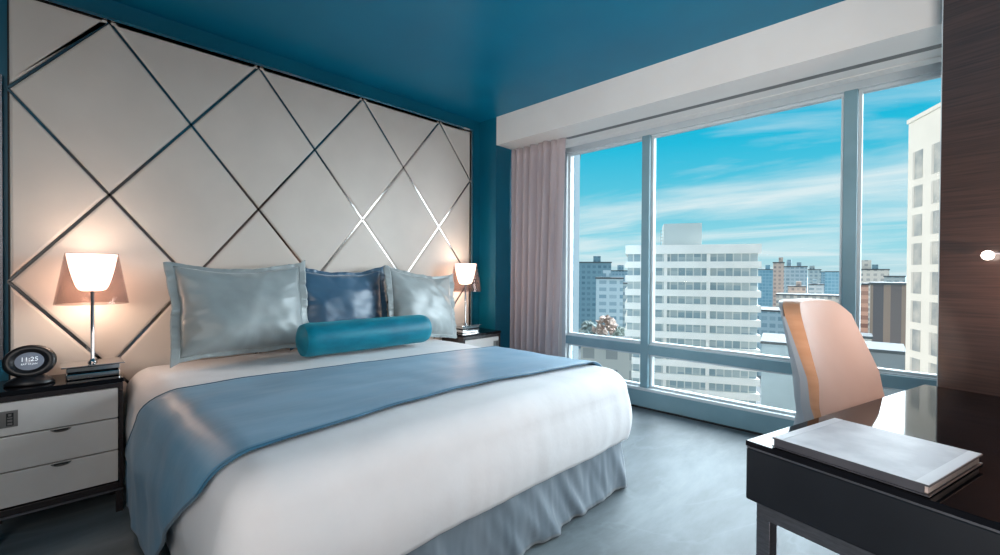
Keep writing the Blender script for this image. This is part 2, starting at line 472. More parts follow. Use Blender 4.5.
# runner
def ipl(x, tab):
    if x <= tab[0][0]: return tab[0][1]
    for (a, fa), (b, fb) in zip(tab, tab[1:]):
        if x <= b: return fa+(fb-fa)*(x-a)/(b-a)
    return tab[-1][1]
FAR = [(-.25, .47), (-.13, .50), (.05, .56), (.25, .70), (.40, .83), (.49, .88), (.75, .88), (1.1, .93), (1.6, .985), (2.35, 1.02), (2.9, 1.05)]
NEAR = [(-.24, 1.18), (-.15, 1.29), (.09, 1.55), (.30, 1.85), (.40, 1.89), (.49, 1.90), (.7, 1.875), (1.0, 1.825), (1.4, 1.80), (2.0, 1.835), (2.45, 1.885), (2.9, 1.90)]
def run_at(Y, u, lift):
    X = ipl(Y, FAR)*(1-u)+ipl(Y, NEAR)*u
    X = min(X, 1.975)
    p, n, dn = fold(X, Y, RD+.016, ZT+.016, bulge=.02, tuck=0)
    k = min(1, dn/.3)
    w = .006*N3(X*2.6, Y*2.2, 3) + .004*N3(X*7, Y*6, 9) + .003*N3(X*9, Y*2.0, 21)
    if dn > .03: w += .010*k*N3(X*4.5+1.7*dn, dn*1.4, 4) + 0.014*k*N3(X*6-dn*2.0, dn*.6, 14)+.012*k
    if dn < .13: p.z += .014*math.sin(PI*max(0, min(1, (p.y-YL+.13)/(YR-YL+.26))))
    return p + n*(w+lift)
bm = B()
YA, YB = -.235, 2.86
gridmesh(bm, lambda u, v: run_at(YA+(YB-YA)*v, u, .0), 40, 170)
rn = obj('bed_runner', bm, M['runner'], smooth=True)
md = rn.modifiers.new('solid', 'SOLIDIFY'); md.thickness = .008; md.offset = 1
tag(rn, 'slate blue satin bed runner draped across the white duvet', 'bed runner')
for u in (0.0, 1.0):
    bm = B()
    tube(bm, [run_at(YA+(YB-YA)*i/120, u, .005) for i in range(121)], .0062, 8)
    obj('piping', bm, M['runner_edge'], rn, smooth=True)

# pillows
def pillow(name, wd, ht, th, m, seed, label, loc, lean, roll=0.0, yaw=0.0, group=None, flange=.045):
    iw, ih = wd/2-flange, ht/2-flange
    def outline(a, b):   # concave sides, pulled-out corners
        x = iw*a*(1-.06*(1-b*b)*abs(a)**2); y = ih*b*(1-.05*(1-a*a)*abs(b)**2) - .034*(1-a*a)*max(0, b)**1.5
        x += .010*N3(b*2.1+seed, 1, 1)*abs(a); y += .010*N3(a*2.3+seed, 5, 2)*abs(b)
        return x, y
    def side(sg):
        def f(u, v):
            a, b = 2*u-1, 2*v-1
            x, y = outline(a, b)
            t = max(0.0, (1-abs(a)**2.6))*max(0.0, (1-abs(b)**2.6))
            t = t**.62
            bot = 1.0+.28*(-b)
            edge = max(abs(a), abs(b))
            wr = .016*N3(a*1.7+seed, b*1.9, sg) + .008*N3(a*3.6+seed, b*4.2+a*2, sg) + .020*edge**4*N3(math.atan2(b, a)*7+seed, edge*1.5, sg*3)
            return Vector((x, y, sg*(th*.5*t*bot) + (wr*min(1, t*2.2))))
        return f
    bm = B()
    va = gridmesh(bm, side(1), 44, 36); vb = gridmesh(bm, side(-1), 44, 36)
    bmesh.ops.remove_doubles(bm, verts=bm.verts, dist=.0008)
    o = obj(name, bm, m, smooth=True)
    # flange
    bm = B()
    NN = 240
    def fl(u, v):
        t = (u*4) % 4; i = int(t) % 4; s = (t-int(t))*2-1
        a, b = ((s, 1), (1, -s), (-s, -1), (-1, s))[i]
        x, y = outline(a, b)
        n = Vector((a**5 if abs(a) > .999 else a*abs(a)**14, b**5 if abs(b) > .999 else b*abs(b)**14, 0))
        e = v*1.12-.12
        wz = .014*v*N3(u*46+seed, seed, 1)+.011*v*N3(u*110+seed, 2, seed)+.03*v*N3(u*8+seed, 1, seed)
        sag = .010*v*N3(u*9+seed, 4, 4)
        return Vector((x, y, 0)) + n*(flange*e*(1.0 if i in (1, 3) else .55) + sag) + Vector((0, 0, wz))
    gridmesh(bm, fl, NN, 5, closed_u=True)
    fo = obj('flange', bm, m, o, smooth=True)
    md = fo.modifiers.new('solid', 'SOLIDIFY'); md.thickness = .006; md.offset = 0
    # local x = width (+y world), local y = height, local z = front normal (+x world)
    base = Matrix(((0, 0, 1), (1, 0, 0), (0, 1, 0))).to_4x4()
    Mx = Matrix.Translation(loc) @ Matrix.Rotation(yaw, 4, 'Z') @ Matrix.Rotation(-lean, 4, 'Y') @ base @ Matrix.Rotation(roll, 4, 'Z')
    o.matrix_world = Mx
    tag(o, label, 'pillow', group)
    return o
pillow('pillow', .83, .645, .20, M['pillow_silver'], 3.1, 'large silver satin pillow at the left, beside the glowing lamp and behind the bolster', (.265, .93, 1.05), math.radians(15), math.radians(.6), 0)
pillow('pillow', .80, .63, .17, M['pillow_navy'], 8.4, 'dark blue satin pillow standing between the two silver pillows', (.165, 1.63, 1.035), math.radians(10), math.radians(-1), 0)
pillow('pillow', .74, .63, .18, M['pillow_silver'], 13.7, 'smaller silver satin pillow leaning at the window side of the bed', (.30, 2.29, 1.02), math.radians(15), math.radians(-7), math.radians(4))

# bolster
bl = empty('bolster_cushion', (.55, 1.645, .846), math.radians(.5)); tag(bl, 'round teal velvet bolster lying in front of the pillows', 'cushion')
bm = B()
Lb, rb = .475, .108
def bol(u, v):
    a = 2*PI*u; s = (2*v-1)
    e = Lb*s
    k = abs(s)
    rr = rb*(1 - .10*max(0, (k-.9)/.1)**2) + .0025*N3(a*1.2, e*5, 3)
    return Vector((rr*math.cos(a), e, rr*math.sin(a)))
gridmesh(bm, bol, 56, 60, closed_u=True)
obj('cover', bm, M['bolster'], bl, smooth=True)
for sg in (-1, 1):
    bm = B()
    def cap(u, v, sg=sg):
        r = rb*.90*(1-v); a = 2*PI*u
        return Vector((r*math.cos(a), sg*(Lb+.030*math.sin(v*PI/2)), r*math.sin(a)))
    gridmesh(bm, cap, 56, 10, closed_u=True)
    obj('end_cap', bm, M['bolster'], bl, smooth=True)

# ------------------------------------------------------------------ nightstands
def nightstand(label, y0, y1, flip):
    D = .335
    t = empty('nightstand', (0, (y0+y1)/2, 0)); tag(t, label, 'nightstand', None)
    hw = (y1-y0)/2
    g = .018
    obj('frame', boxes((.016, D, -hw, -hw+g, .13, .69), (.016, D, hw-g, hw, .13, .69), (.016, D, -hw+g, hw-g, .128, .160), (.016, .026, -hw+g, hw-g, .16, .69), (.02, D, -hw+g, hw-g, .664, .69)), M['espresso'], t, bevel=.002)
    obj('top', boxes((.016, D+.006, -hw-.004, hw+.004, .692, .714)), M['black_gloss'], t, bevel=.003)
    obj('rail', boxes((D-.02, D+.004, -hw, hw, .118, .128)), M['steel'], t)
    for sy in (-1, 1):
        for x in (.04, D-.035):
            obj('leg', boxes((x, x+.028, sy*(hw-.016)-.014, sy*(hw-.016)+.014, 0, .128)), M['espresso'], t)
    obj('interior', boxes((.03, D-.03, -hw+g, hw-g, .17, .655)), M['dark_gap'], t)
    for i, (a, b) in enumerate(((.505, .660), (.336, .499), (.168, .330))):
        dr = obj('drawer', boxes((D-.024, D-.002, -hw+g+.003, hw-g-.003, a, b)), M['drawer'], t, bevel=.0025)
        if i:
            bm = B()   # half-round recessed pull at the drawer's top edge
            def pull(u, v):
                an = PI*(1+u)
                return Vector((D-.001+.006*math.sin(v*PI), .038*math.cos(an)*(1-.25*v), b-.002+.017*math.sin(an)*(1-.3*v)))
            gridmesh(bm, pull, 24, 5)
            vs = [bm.verts.new((D-.0005, .038*math.cos(PI*(1+k/24)), b-.002+.017*math.sin(PI*(1+k/24)))) for k in range(25)]
            bm.faces.new(vs)
            h = obj('handle', bm, M['plate'], dr)
            obj('finger_slot', boxes((D-.001, D+.0035, -.026, .026, b-.010, b-.004)), M['dark_gap'], dr)
        else:
            yc = -flip*(hw-.058)
            pl = obj('outlet_plate', boxes((D-.002, D+.004, yc-.034, yc+.034, .545, .622)), M['plate'], dr, bevel=.001)
            obj('sockets', boxes((D+.004, D+.0055, yc-.004, yc+.020, .552, .612)), M['black_plastic'], dr)
            bmk = boxes((D+.0055, D+.0062, yc+.000, yc+.016, .556, .566), (D+.0055, D+.0062, yc+.000, yc+.016, .571, .581), (D+.0055, D+.0062, yc+.000, yc+.016, .586, .592), (D+.0055, D+.0062, yc+.003, yc+.013, .597, .608))
            obj('socket_faces', bmk, M['plate'], dr)
    return t
nightstand('cream three-drawer nightstand in a dark frame holding the round clock', -.158, .318, 1)
nightstand('cream drawer nightstand beside the teal column and curtain', 2.715, 3.19, -1)

# ------------------------------------------------------------------ lamps
def lamp(label, y, x=.175, power=7):
    z = .716
    t = empty('table_lamp', (x, y, z), 0); tag(t, label, 'lamp')
    b1 = obj('base_block', boxes((-.085, .085, -.105, .105, 0, .028)), M['chrome'], t, bevel=.003)
    obj('base_block', boxes((-.08, .08, -.10, .10, .030, .036), ), M['black_gloss'], t)
    obj('base_block', boxes((-.085, .085, -.105, .105, .038, .062)), M['chrome'], t, bevel=.003)
    obj('base_plate', boxes((-.10, .10, -.125, .125, .064, .070)), M['chrome'], t, bevel=.002)
    bm = B(); lathe(bm, [(.020, .070), (.020, .076), (.014, .083), (.0085, .092), (.0085, .50), (.012, .505), (.012, .53), (.006, .535)], n=24)
    obj('stem', bm, M['chrome'], t, smooth=True)
    bm = B(); lathe(bm, [(.153, .386), (.109, .656), (.107, .656), (.151, .386), (.153, .386)], n=64, cap=False)
    obj('lamp_shade', bm, M['smoke'], t, smooth=True)
    bm = B(); lathe(bm, [(.0, .456), (.040, .457), (.056, .463), (.066, .480), (.080, .525), (.092, .575), (.101, .625), (.105, .653), (.103, .653), (.099, .625), (.089, .575), (.077, .527), (.063, .484), (.05, .468), (0, .462)], n=48, cap=False)
    obj('diffuser', bm, M['glow'], t, smooth=True)
    for dz, pw in ((.415, power*.7),):
        ld = bpy.data.lights.new('warm_light', 'POINT'); ld.energy = pw; ld.color = (1, .70, .52); ld.shadow_soft_size = .04
        lo = link(bpy.data.objects.new('warm_light', ld)); lo.parent = t; lo.location = (0.0, .0, dz)
    return t
lamp('glowing table lamp with smoked shade on the nightstand with the clock', .207)
lamp('glowing table lamp with smoked shade beside the teal column', 2.875, .17, 5)

# ------------------------------------------------------------------ clock
ck = empty('alarm_clock', (.215, -.027, .716), math.radians(-8)); tag(ck, 'round black alarm clock showing the time on the left nightstand', 'clock')
bm = B(); lathe(bm, [(.0, 0), (.088, 0), (.092, .006), (.082, .020), (.055, .040), (.03, .052), (0, .055)], n=40)
for v in bm.verts: v.co.x *= .62
obj('foot', bm, M['black_plastic'], ck, smooth=True)
tilt = Matrix.Translation((0, 0, .112)) @ Matrix.Rotation(math.radians(78), 4, 'Y')
def disc(name, prof, m, parent, par_mat=None):
    bm = B(); lathe(bm, prof, n=56)
    for v in bm.verts:
        v.co.x *= .84      # slightly oval, wider than tall
    bm.transform(tilt)
    return obj(name, bm, m, parent, smooth=True)
body = disc('clock_body', [(0, -.03), (.07, -.028), (.092, -.012), (.097, .0), (.094, .012), (.085, .019), (.066, .020), (.060, .012), (0, .011)], M['black_plastic'], ck)
disc('display', [(.050, .0112), (.052, .013), (.050, .0148), (0, .015)], M['clock_face'], ck)
def text(s, size, off, parent):
    c = bpy.data.curves.new('digits', 'FONT'); c.body = s; c.size = size; c.align_x = 'CENTER'; c.align_y = 'CENTER'; c.extrude = .0006
    c.materials.append(M['digits'])
    o = link(bpy.data.objects.new('digits', c)); o.parent = parent
    # disc axis z' ; text right -> +y, text up -> disc local -x
    tm = tilt @ Matrix.Translation((-off, 0, .0158)) @ Matrix(((0, -1, 0, 0), (1, 0, 0, 0), (0, 0, 1, 0), (0, 0, 0, 1)))
    me = bpy.data.meshes.new_from_object(o.evaluated_get(bpy.context.evaluated_depsgraph_get()))
    bpy.data.objects.remove(o)
    o = link(bpy.data.objects.new('digits', me)); o.parent = parent
    o.matrix_local = tm
    return o
text('11:25', .029, .009, ck)
text('SAT 13 JAN', .0115, -.014, ck)

# ------------------------------------------------------------------ curtain
bm = B()
def cur(u, v):
    x = .222 + (.575 + .085*v)*u
    ph = PI/2*3 + u*15*PI + .7*math.sin(u*9) + .5*N3(u*4, v*1.2, 3)
    amp = (.060 if u < .82 else .014)*(.75+.5*N3(u*7, 0, 6))*(1-.2*v)
    y = 3.495 + amp*math.sin(ph) + .01*N3(u*12, v*2, 2)
    return Vector((x + .008*math.cos(ph), y, .012 + v*(2.566-.012)))
gridmesh(bm, cur, 300, 30)
c = obj('curtain', bm, M['curtain'], smooth=True)
md = c.modifiers.new('solid', 'SOLIDIFY'); md.thickness = .004
tag(c, 'long mauve grey pleated curtain gathered beside the teal column', 'curtain')

# ------------------------------------------------------------------ desk
DA = math.radians(-15)
dk = empty('desk', (3.002, 1.587, 0), DA); tag(dk, 'black glossy desk on a grey steel frame reaching to the walnut panel', 'desk')
DWD, DL = .72, 1.495
obj('desk_top', boxes((0, DWD, 0, DL, .733, .75)), M['black_gloss'], dk, bevel=.002)
obj('inlay', boxes((.003, DWD-.003, .003, DL-.003, .727, .733)), M['steel'], dk)
obj('drawer_box', boxes((.001, DWD-.001, .001, DL-.01, .562, .727)), M['desk_body'], dk, bevel=.006, seg=3)
bs = .042
for x in (.026, DWD-.026-bs):
    for y in (.02, DL-.06-bs):
        obj('leg', boxes((x, x+bs, y, y+bs, 0, .512)), M['steel'], dk, bevel=.002)
obj('frame', boxes((.026, DWD-.026, .02, .02+bs, .512, .556), (.026, DWD-.026, DL-.06-bs, DL-.06, .512, .556), (.026, .026+bs, .02+bs, DL-.06-bs, .512, .556), (DWD-.026-bs, DWD-.026, .02+bs, DL-.06-bs, .512, .556)), M['steel'], dk, bevel=.002)

# binder on desk
bk = empty('binder', (3.078, 1.581, .7515), math.radians(-15.4)); tag(bk, 'flat grey and white menu binder lying on the black desk', 'binder')
BW, BL = .367, .388
cvr = obj('cover', boxes((0, BW, 0, BL, .024, .0285)), M['binder_edge'], bk, bevel=.001)
obj('cover_sheet', boxes((.002, BW-.002, .002, BL-.002, .0285, .029)), M['binder_cover'], cvr)
obj('cover', boxes((0, BW, 0, BL, 0, .004)), M['binder_edge'], bk, bevel=.001)
obj('spine', boxes((.004, BW-.012, .004, .010, .0042, .0238)), M['binder_edge'], bk)
obj('pages', boxes((.012, BW-.006, .011, BL-.008, .0045, .0235)), M['paper'], bk)
for xq in (0.0, BW-.028): obj('cover_band', boxes((max(.003, xq), min(BW-.003, xq+.028), .003, BL-.003, .0291, .0296)), M['binder_pale'], cvr)

# walnut pier / panel
uw = Vector((math.cos(DA), math.sin(DA), 0)); vw = Vector((-uw.y, uw.x, 0))
P0 = Vector((3.002, 1.587, 0)) + vw*(DL+.008)
s0 = (Vector((3.441, 3.05, 0))-P0).dot(uw)
bm = boxes((s0, s0+1.42, 0, .10, 0, H-.002))
pier = obj('wall_panel', bm, M['walnut']); pier.location = P0; pier.rotation_euler = (0, 0, DA)
tag(pier, kind='structure')
edge = struct('trim_4', boxes((s0-.004, s0-.0005, .002, .10, 0, H-.002)), M['winsash']); edge.location = P0; edge.rotation_euler = (0, 0, DA)

# wall lamp on the walnut panel
wl = empty('wall_lamp', P0 + uw*(s0+.172) + Vector((0, 0, 1.372)) - vw*.05, DA); tag(wl, 'small glowing globe wall lamp on the dark walnut panel', 'wall lamp')
bm = B(); bmesh.ops.create_uvsphere(bm, u_segments=24, v_segments=16, radius=.021)
obj('globe', bm, M['bulb'], wl, smooth=True)
bm = B(); tube(bm, [(.019, .005, .008), (.15, .02, .008), (.2, .045, .008)], .006)
obj('arm', bm, M['steel'], wl, smooth=True)
bm = B(); lathe(bm, [(.03, 0), (.03, .012), (0, .014)], n=24); bm.transform(Matrix.Translation((.2, .049, .008)) @ Matrix.Rotation(PI/2, 4, 'X'))
obj('mount', bm, M['steel'], wl, smooth=True)
ld = bpy.data.lights.new('warm_light', 'POINT'); ld.energy = 9; ld.color = (1, .6, .45); ld.shadow_soft_size = .03
lo = link(bpy.data.objects.new('warm_light', ld)); lo.parent = wl; lo.location = (.30, -.12, -.10)  # added warm fill set off from the globe to brown the lower panel

# ------------------------------------------------------------------ chair
ch = empty('desk_chair', P0*0 + Vector((3.002, 1.587, 0)) + vw*.85 - uw*.058, DA+math.radians(-4)); tag(ch, 'tan leather desk chair with grey shell pushed in at the desk', 'chair')
# local: +x faces the desk, y across, back curve in x
def prof(z):        # x of the leather face
    return .02 - .16*max(0, (z-.70)/.455)
def wing(z):
    return .018+.030*max(0, min(1, (z-.752)/.10))
def halfw(z):
    t = (z-.44)/(1.155-.44)
    base = .30 - .115*t
    return base
def face(a, z, dx=0.0, grow=0.0):
    t = (z-.44)/(1.155-.44)
    hw_ = halfw(z)+grow
    return Vector((prof(z)+dx + wing(z)*abs(a)**2.6*(1-.3*t), a*hw_, z))
ZB, ZTp = .44, 1.155
def zz(a, v):   # rounded top corners
    top = ZTp - .055*max(0, (abs(a)-.62)/.38)**2.2 + .012*(1-a*a)
    return ZB + (top-ZB)*v
bm = B(); gridmesh(bm, lambda u, v: face(2*u-1, zz(2*u-1, v)), 28, 26)
obj('seat_back', bm, M['cushion'], ch, smooth=True)
bm = B()
def rim(u, v):   # band round the outline of the cushion
    if u < 1/3: a, w_ = -1, u*3
    elif u < 2/3: a, w_ = -1+2*(u*3-1), 1
    else: a, w_ = 1, 1-(u*3-2)
    z = zz(a, w_)
    p = face(a, z)
    thick = .014+.062*((z-ZB)/(ZTp-ZB))**1.3
    return p + Vector((-thick*v, (.006*math.sin(PI*v))*(1 if a > .9 else -1 if a < -.9 else 0), .004*math.sin(PI*v) if w_ > .99 else 0))
gridmesh(bm, rim, 90, 5)
obj('side_band', bm, M['cushion_side'], ch, smooth=True)
bm = B()
def shell(u, v):
    a = 2*u-1; z = zz(a, v)
    t = (z-ZB)/(ZTp-ZB)
    p = face(a, z, 0, -.002)
    thick = .014+.062*t**1.3 + .002
    wedge = .16*(1-t)**1.0*(1-abs(a)**6*.0)
    k = 1-abs(a)**4
    return p + Vector((-thick-.004-wedge*1.0*(.35+.65*k)-.02*k, 0, -.002))
vs = gridmesh(bm, shell, 28, 26)
# close sides of the shell to the band
def shell_side(a):
    def f(u, v):
        z = zz(a, u); t = (z-ZB)/(ZTp-ZB)
        p = face(a, z); thick = .014+.062*t**1.3
        q0 = p + Vector((-thick, 0, 0)); q1 = shell((a+1)/2, u)
        return q0.lerp(q1, v)
    return f
gridmesh(bm, shell_side(-1), 26, 4); gridmesh(bm, shell_side(1), 26, 4)
gridmesh(bm, lambda u, v: (face(2*u-1, zz(2*u-1, 1.0))+Vector((-.076, 0, 0))).lerp(shell(u, 1.0), v), 28, 2)
obj('back_shell', bm, M['chair_shell'], ch, smooth=True)
bm = B()
def seat(u, v):
    a, b = 2*u-1, v
    return Vector((.05+.44*b, a*(.25-.02*b), .445+.03*(1-a**4)*(1-abs(2*b-1)**4)))
gridmesh(bm, seat, 20, 20)
def seatb(u, v):
    a, b = 2*u-1, v
    return Vector((.05+.44*b, a*(.25-.02*b), .445-.05*(1-a**6)*(1-abs(2*b-1)**6)))
gridmesh(bm, seatb, 20, 20)
bmesh.ops.remove_doubles(bm, verts=bm.verts, dist=.0005)
obj('seat', bm, M['cushion'], ch, smooth=True)
bm = B(); lathe(bm, [(.05, .395), (.03, .38), (.025, .12), (.04, .09), (.04, .07), (0, .07)], cx=.22, n=24)
obj('column', bm, M['steel'], ch, smooth=True)
for k in range(5):
    a = 2*PI*k/5+.3
    bm = B(); tube(bm, [(.22, 0, .085), (.22+.14*math.cos(a), .14*math.sin(a), .075), (.22+.25*math.cos(a), .25*math.sin(a), .055)], .014)
    lg = obj('leg', bm, M['steel'], ch, smooth=True)
    bm = B(); bmesh.ops.create_uvsphere(bm, u_segments=16, v_segments=10, radius=.027); bm.transform(Matrix.Translation((.22+.25*math.cos(a), .25*math.sin(a), .028)))
    obj('caster', bm, M['black_plastic'], lg, smooth=True)

# ------------------------------------------------------------------ city outside
GZ = -42.0
def bmat(name, wall, glass, sx, sz, wf=.6, hf=.55, rough=.7):
    """facade with a grid of windows, in the building's own coordinates"""
    m = mat(name, wall, rough)
    n, l, p = nd(m)
    tc = n.new('ShaderNodeTexCoord'); sp = n.new('ShaderNodeSeparateXYZ'); l.new(tc.outputs['Object'], sp.inputs[0])
    gm = n.new('ShaderNodeNewGeometry')
    add = n.new('ShaderNodeMath'); add.operation = 'ADD'; l.new(sp.outputs['X'], add.inputs[0]); l.new(sp.outputs['Y'], add.inputs[1])
    def cell(src, size, frac):
        d = n.new('ShaderNodeMath'); d.operation = 'DIVIDE'; l.new(src, d.inputs[0]); d.inputs[1].default_value = size
        f = n.new('ShaderNodeMath'); f.operation = 'FRACT'; l.new(d.outputs[0], f.inputs[0])
        c = n.new('ShaderNodeMath'); c.operation = 'LESS_THAN'; l.new(f.outputs[0], c.inputs[0]); c.inputs[1].default_value = frac
        fl = n.new('ShaderNodeMath'); fl.operation = 'FLOOR'; l.new(d.outputs[0], fl.inputs[0])
        return c.outputs[0], fl.outputs[0]
    cx, ix = cell(add.outputs[0], sx, wf); cz, iz = cell(sp.outputs['Z'], sz, hf)
    mu = n.new('ShaderNodeMath'); mu.operation = 'MULTIPLY'; l.new(cx, mu.inputs[0]); l.new(cz, mu.inputs[1])
    cb = n.new('ShaderNodeCombineXYZ'); l.new(ix, cb.inputs[0]); l.new(iz, cb.inputs[1])
    wn = n.new('ShaderNodeTexWhiteNoise'); l.new(cb.outputs[0], wn.inputs['Vector'])
    r = n.new('ShaderNodeValToRGB'); r.color_ramp.elements[0].color = glass; r.color_ramp.elements[1].color = tuple(min(1, (glass[i]*.45+wall[i]*.55)) for i in range(3))+(1,)
    l.new(wn.outputs['Value'], r.inputs[0])
    mx = n.new('ShaderNodeMix'); mx.data_type = 'RGBA'; l.new(mu.outputs[0], mx.inputs['Factor']); mx.inputs['A'].default_value = wall; l.new(r.outputs[0], mx.inputs['B'])
    l.new(mx.outputs['Result'], p.inputs['Base Color'])
    return m
def plain(name, c): return mottle(mat(name, c, .7), tuple(x*.94 for x in c[:3])+(1,), c, .3)

ROOF = plain('roof_gravel', lin(86,90,92))
def ray_at(px, py, d):   # a real point at depth d in front of the window
    a = (px-500)/FPX; b = -(py-277.5)/FPX
    return CAM + (fw + Rr*a + Uu*b)*d
def place(px0, px1, ytop, d, depth, rot=0.0):
    """ground rectangle of a building whose front spans px0..px1 at distance d"""
    p = ray_at((px0+px1)/2, 277, d); wdt = (px1-px0)/FPX*d
    zt = ray_at((px0+px1)/2, ytop, d).z
    return p, wdt, zt-GZ
def building(name, label, cat, px0, px1, ytop, d, depth, m, rot=0.0, extras=()):
    p, wdt, h = place(px0, px1, ytop, d, depth)
    phi = math.atan(((px0+px1)/2-500)/FPX); wdt *= math.cos(phi)
    t = empty(name, (p.x, p.y, GZ), YAW-phi+rot); tag(t, label, cat)
    obj('wall', boxes((-wdt/2, wdt/2, 0, depth, 0, h)), m, t)
    obj('roof', boxes((-wdt/2-.3, wdt/2+.3, -.3, depth+.3, h, h+.7)), ROOF, t)
    for k, (fx, fw_, hh, mm) in enumerate(extras):
        obj('roof_house', boxes((fx*wdt-fw_*wdt/2, fx*wdt+fw_*wdt/2, depth*.2, depth*.7, h+.7, h+.7+hh)), mm or m, t)
    return t, wdt, h

BM = {}  # facade and glass tones paled to carry the distance haze
BM['glass_tower'] = bmat('pale_glass_tower', lin(222,232,236), lin(150,190,206), 3.2, 3.0, .6, .6)
BM['dark'] = bmat('dark_teal_block', lin(132,160,170), lin(98,128,142), 3.0, 3.1, .6, .5)
BM['balcony'] = bmat('white_balcony_block', lin(214,222,224), lin(128,160,174), 4.2, 3.0, .7, .5)
BM['pink'] = bmat('pink_tower', lin(226,196,180), lin(160,140,138), 3.0, 3.0, .5, .5)
BM['slate'] = bmat('slate_block', lin(166,188,198), lin(122,152,166), 3.0, 3.0, .7, .55)
BM['grey'] = bmat('grey_block', lin(182,186,184), lin(120,140,148), 3.4, 3.0, .6, .5)
BM['brown'] = bmat('brown_stone', lin(156,134,120), lin(92,92,98), 4.2, 60, .6, .97)
BM['stripe'] = bmat('pink_stripe', lin(220,176,156), lin(150,110,100), 30, 3.0, .96, .5)
BM['low'] = bmat('low_pale', lin(226,212,200), lin(158,152,150), 3.6, 3.3, .5, .5)
BM['blue'] = bmat('blue_glass', lin(160,192,204), lin(120,164,182), 2.6, 3.0, .8, .7)

# main slab block with banded floors
p = ray_at(690.5, 277, 97); wdt = 26.4; h = ray_at(690, 244.6, 97).z-GZ
mb = empty('apartment_building', (p.x, p.y, GZ), YAW+math.radians(-17)); tag(mb, 'pale banded slab block facing the window, with a grey box on its roof', 'building')
cream = plain('cream_concrete', lin(238,229,221))
wband = bmat('window_band', lin(214,212,206), lin(138,158,166), 1.55, 1.0, .86, 1.1, .35)  # glass tone lightened, haze put into the colour
obj('wall', boxes((-wdt/2+.2, wdt/2-.2, .8, 18, 0, h-1.0)), wband, mb)
nfl = int(h/3.05)
for i in range(nfl):
    z = h-1.9-i*3.05
    if z < 0: break
    obj('floor_band', boxes((-wdt/2-.3, wdt/2+.3, 0, 18.2, z-.05-(0 if i else 0), z+1.35 if i else z+1.9)), cream, mb)
for fx in (-.19, .135):
    obj('fin', boxes((fx*wdt-.35, fx*wdt+.35, .35, 1.2, 0, h-2)), cream, mb)
obj('roof_house', boxes((-.20*wdt, .10*wdt, 4, 12, h, h+5.0)), plain('grey_cladding', lin(176,182,180)), mb)
bmq = B(); 
for zq in range(5): box(bmq, -.225*wdt, -.19*wdt, 4.2, 4.4, h+.4+zq*.75, h+.5+zq*.75)
box(bmq, -.225*wdt, -.222*wdt, 4.2, 4.4, h, h+3.6); box(bmq, -.196*wdt, -.193*wdt, 4.2, 4.4, h, h+3.6)
obj('ladder', bmq, plain('ladder_metal', lin(150,160,164)), mb)

# white tower at the right with square windows
dT = 59.0
q = ray_at(906.5, 277, dT)
ang = math.radians(15.5)
dirT = Fh*math.cos(ang) + Rh*math.sin(ang)         # its long face runs away from us
tt = empty('office_tower', (q.x, q.y, GZ), math.atan2(-dirT.y, -dirT.x)); tag(tt, 'tall white tower with square windows at the right of the window', 'building')
hT = ray_at(906.5, 124.5, dT).z-GZ
white = plain('white_tower_wall', lin(240,226,212))
# local +x runs towards us along the visible face, +y is to the right of the face (inside) or left: solve by sign
nl = Vector((0, 1, 0)); 
Rz = Matrix.Rotation(tt.rotation_euler.z, 3, 'Z')
inward = 1 if (Rz @ Vector((0, 1, 0))).dot(Rh) > 0 else -1
LT = 24.0
y0_, y1_ = (0, 16) if inward > 0 else (-16, 0)
obj('wall', boxes((0, LT, y0_, y1_, 0, hT)), white, tt)
obj('parapet', boxes((-.15, LT+.15, y0_-.15, y1_+.15, hT, hT+.5)), white, tt)
wm = mottle(mat('tower_window', lin(150,146,144), .3), lin(150,148,146), lin(205,192,180), .4)
fm = plain('window_reveal', lin(214,200,188))
colx = [2.05, 5.75, 9.6, 13.6]
for r in range(13):
    zc = hT-6.1-r*3.62
    if r == 0: zc += .35
    if zc < 3: break
    for cxx in colx:
        hh = 1.35 if r else 1.75
        ya_, yb_ = (-.03, .02) if inward > 0 else (-.02, .03)
        ob = obj('window', boxes((cxx-1.0, cxx+1.0, ya_, yb_, zc-hh, zc+hh)), wm, tt)
        obj('shade', boxes((cxx-1.0, cxx-.55, ya_*1.6, yb_*1.6, zc-hh, zc+hh)), fm, ob)

building('glass_tower', 'pale glass tower beside the curtain at the window edge', 'building', 548, 579, 150, 85, 20, BM['glass_tower'])
building('office_block', 'dark teal block behind the white balcony block', 'building', 574, 611, 263, 260, 30, BM['dark'], extras=((.12, .2, 3.5, None),))
building('apartment_block', 'white balcony block left of the banded slab block', 'building', 596, 623, 279, 190, 22, BM['balcony'], extras=((-.1, .3, 3, None),))
building('apartment_block', 'slim grey block tucked against the banded slab block', 'building', 619, 640, 284, 216, 14, BM['grey'])
building('low_building', 'low pale building under the transom at the left', 'building', 581, 632, 347, 72, 8, BM['low'])
building('apartment_block', 'blue glass block just right of the banded slab block', 'building', 758, 774, 270, 420, 30, BM['blue'], extras=((.1, .3, 4, None),))
building('apartment_tower', 'slim pink tower among the distant towers', 'building', 773, 784, 263, 330, 16, BM['pink'], extras=((.2, .4, 3.5, None),))
building('office_block', 'slate teal block touching the slim pink tower', 'building', 784, 807, 267, 345, 26, BM['slate'], extras=((-.3, .2, 5, None), (.15, .2, 3, None)))
building('apartment_block', 'grey beige block between slate and blue towers', 'building', 808, 821, 270, 380, 22, BM['grey'], extras=((-.2, .4, 3, None),))
building('office_block', 'flat-topped blue office block left of the right mullion', 'building', 825, 846, 272, 400, 30, BM['blue'])
building('hotel_block', 'pink striped block right of the right mullion', 'building', 846, 868.5, 285, 168, 12, BM['stripe'])
building('apartment_block', 'stepped cream block behind the pink striped block', 'building', 858, 889, 270, 300, 24, BM['low'], extras=((-.25, .35, 6, None), (.05, .2, 3, BM['dark'])))
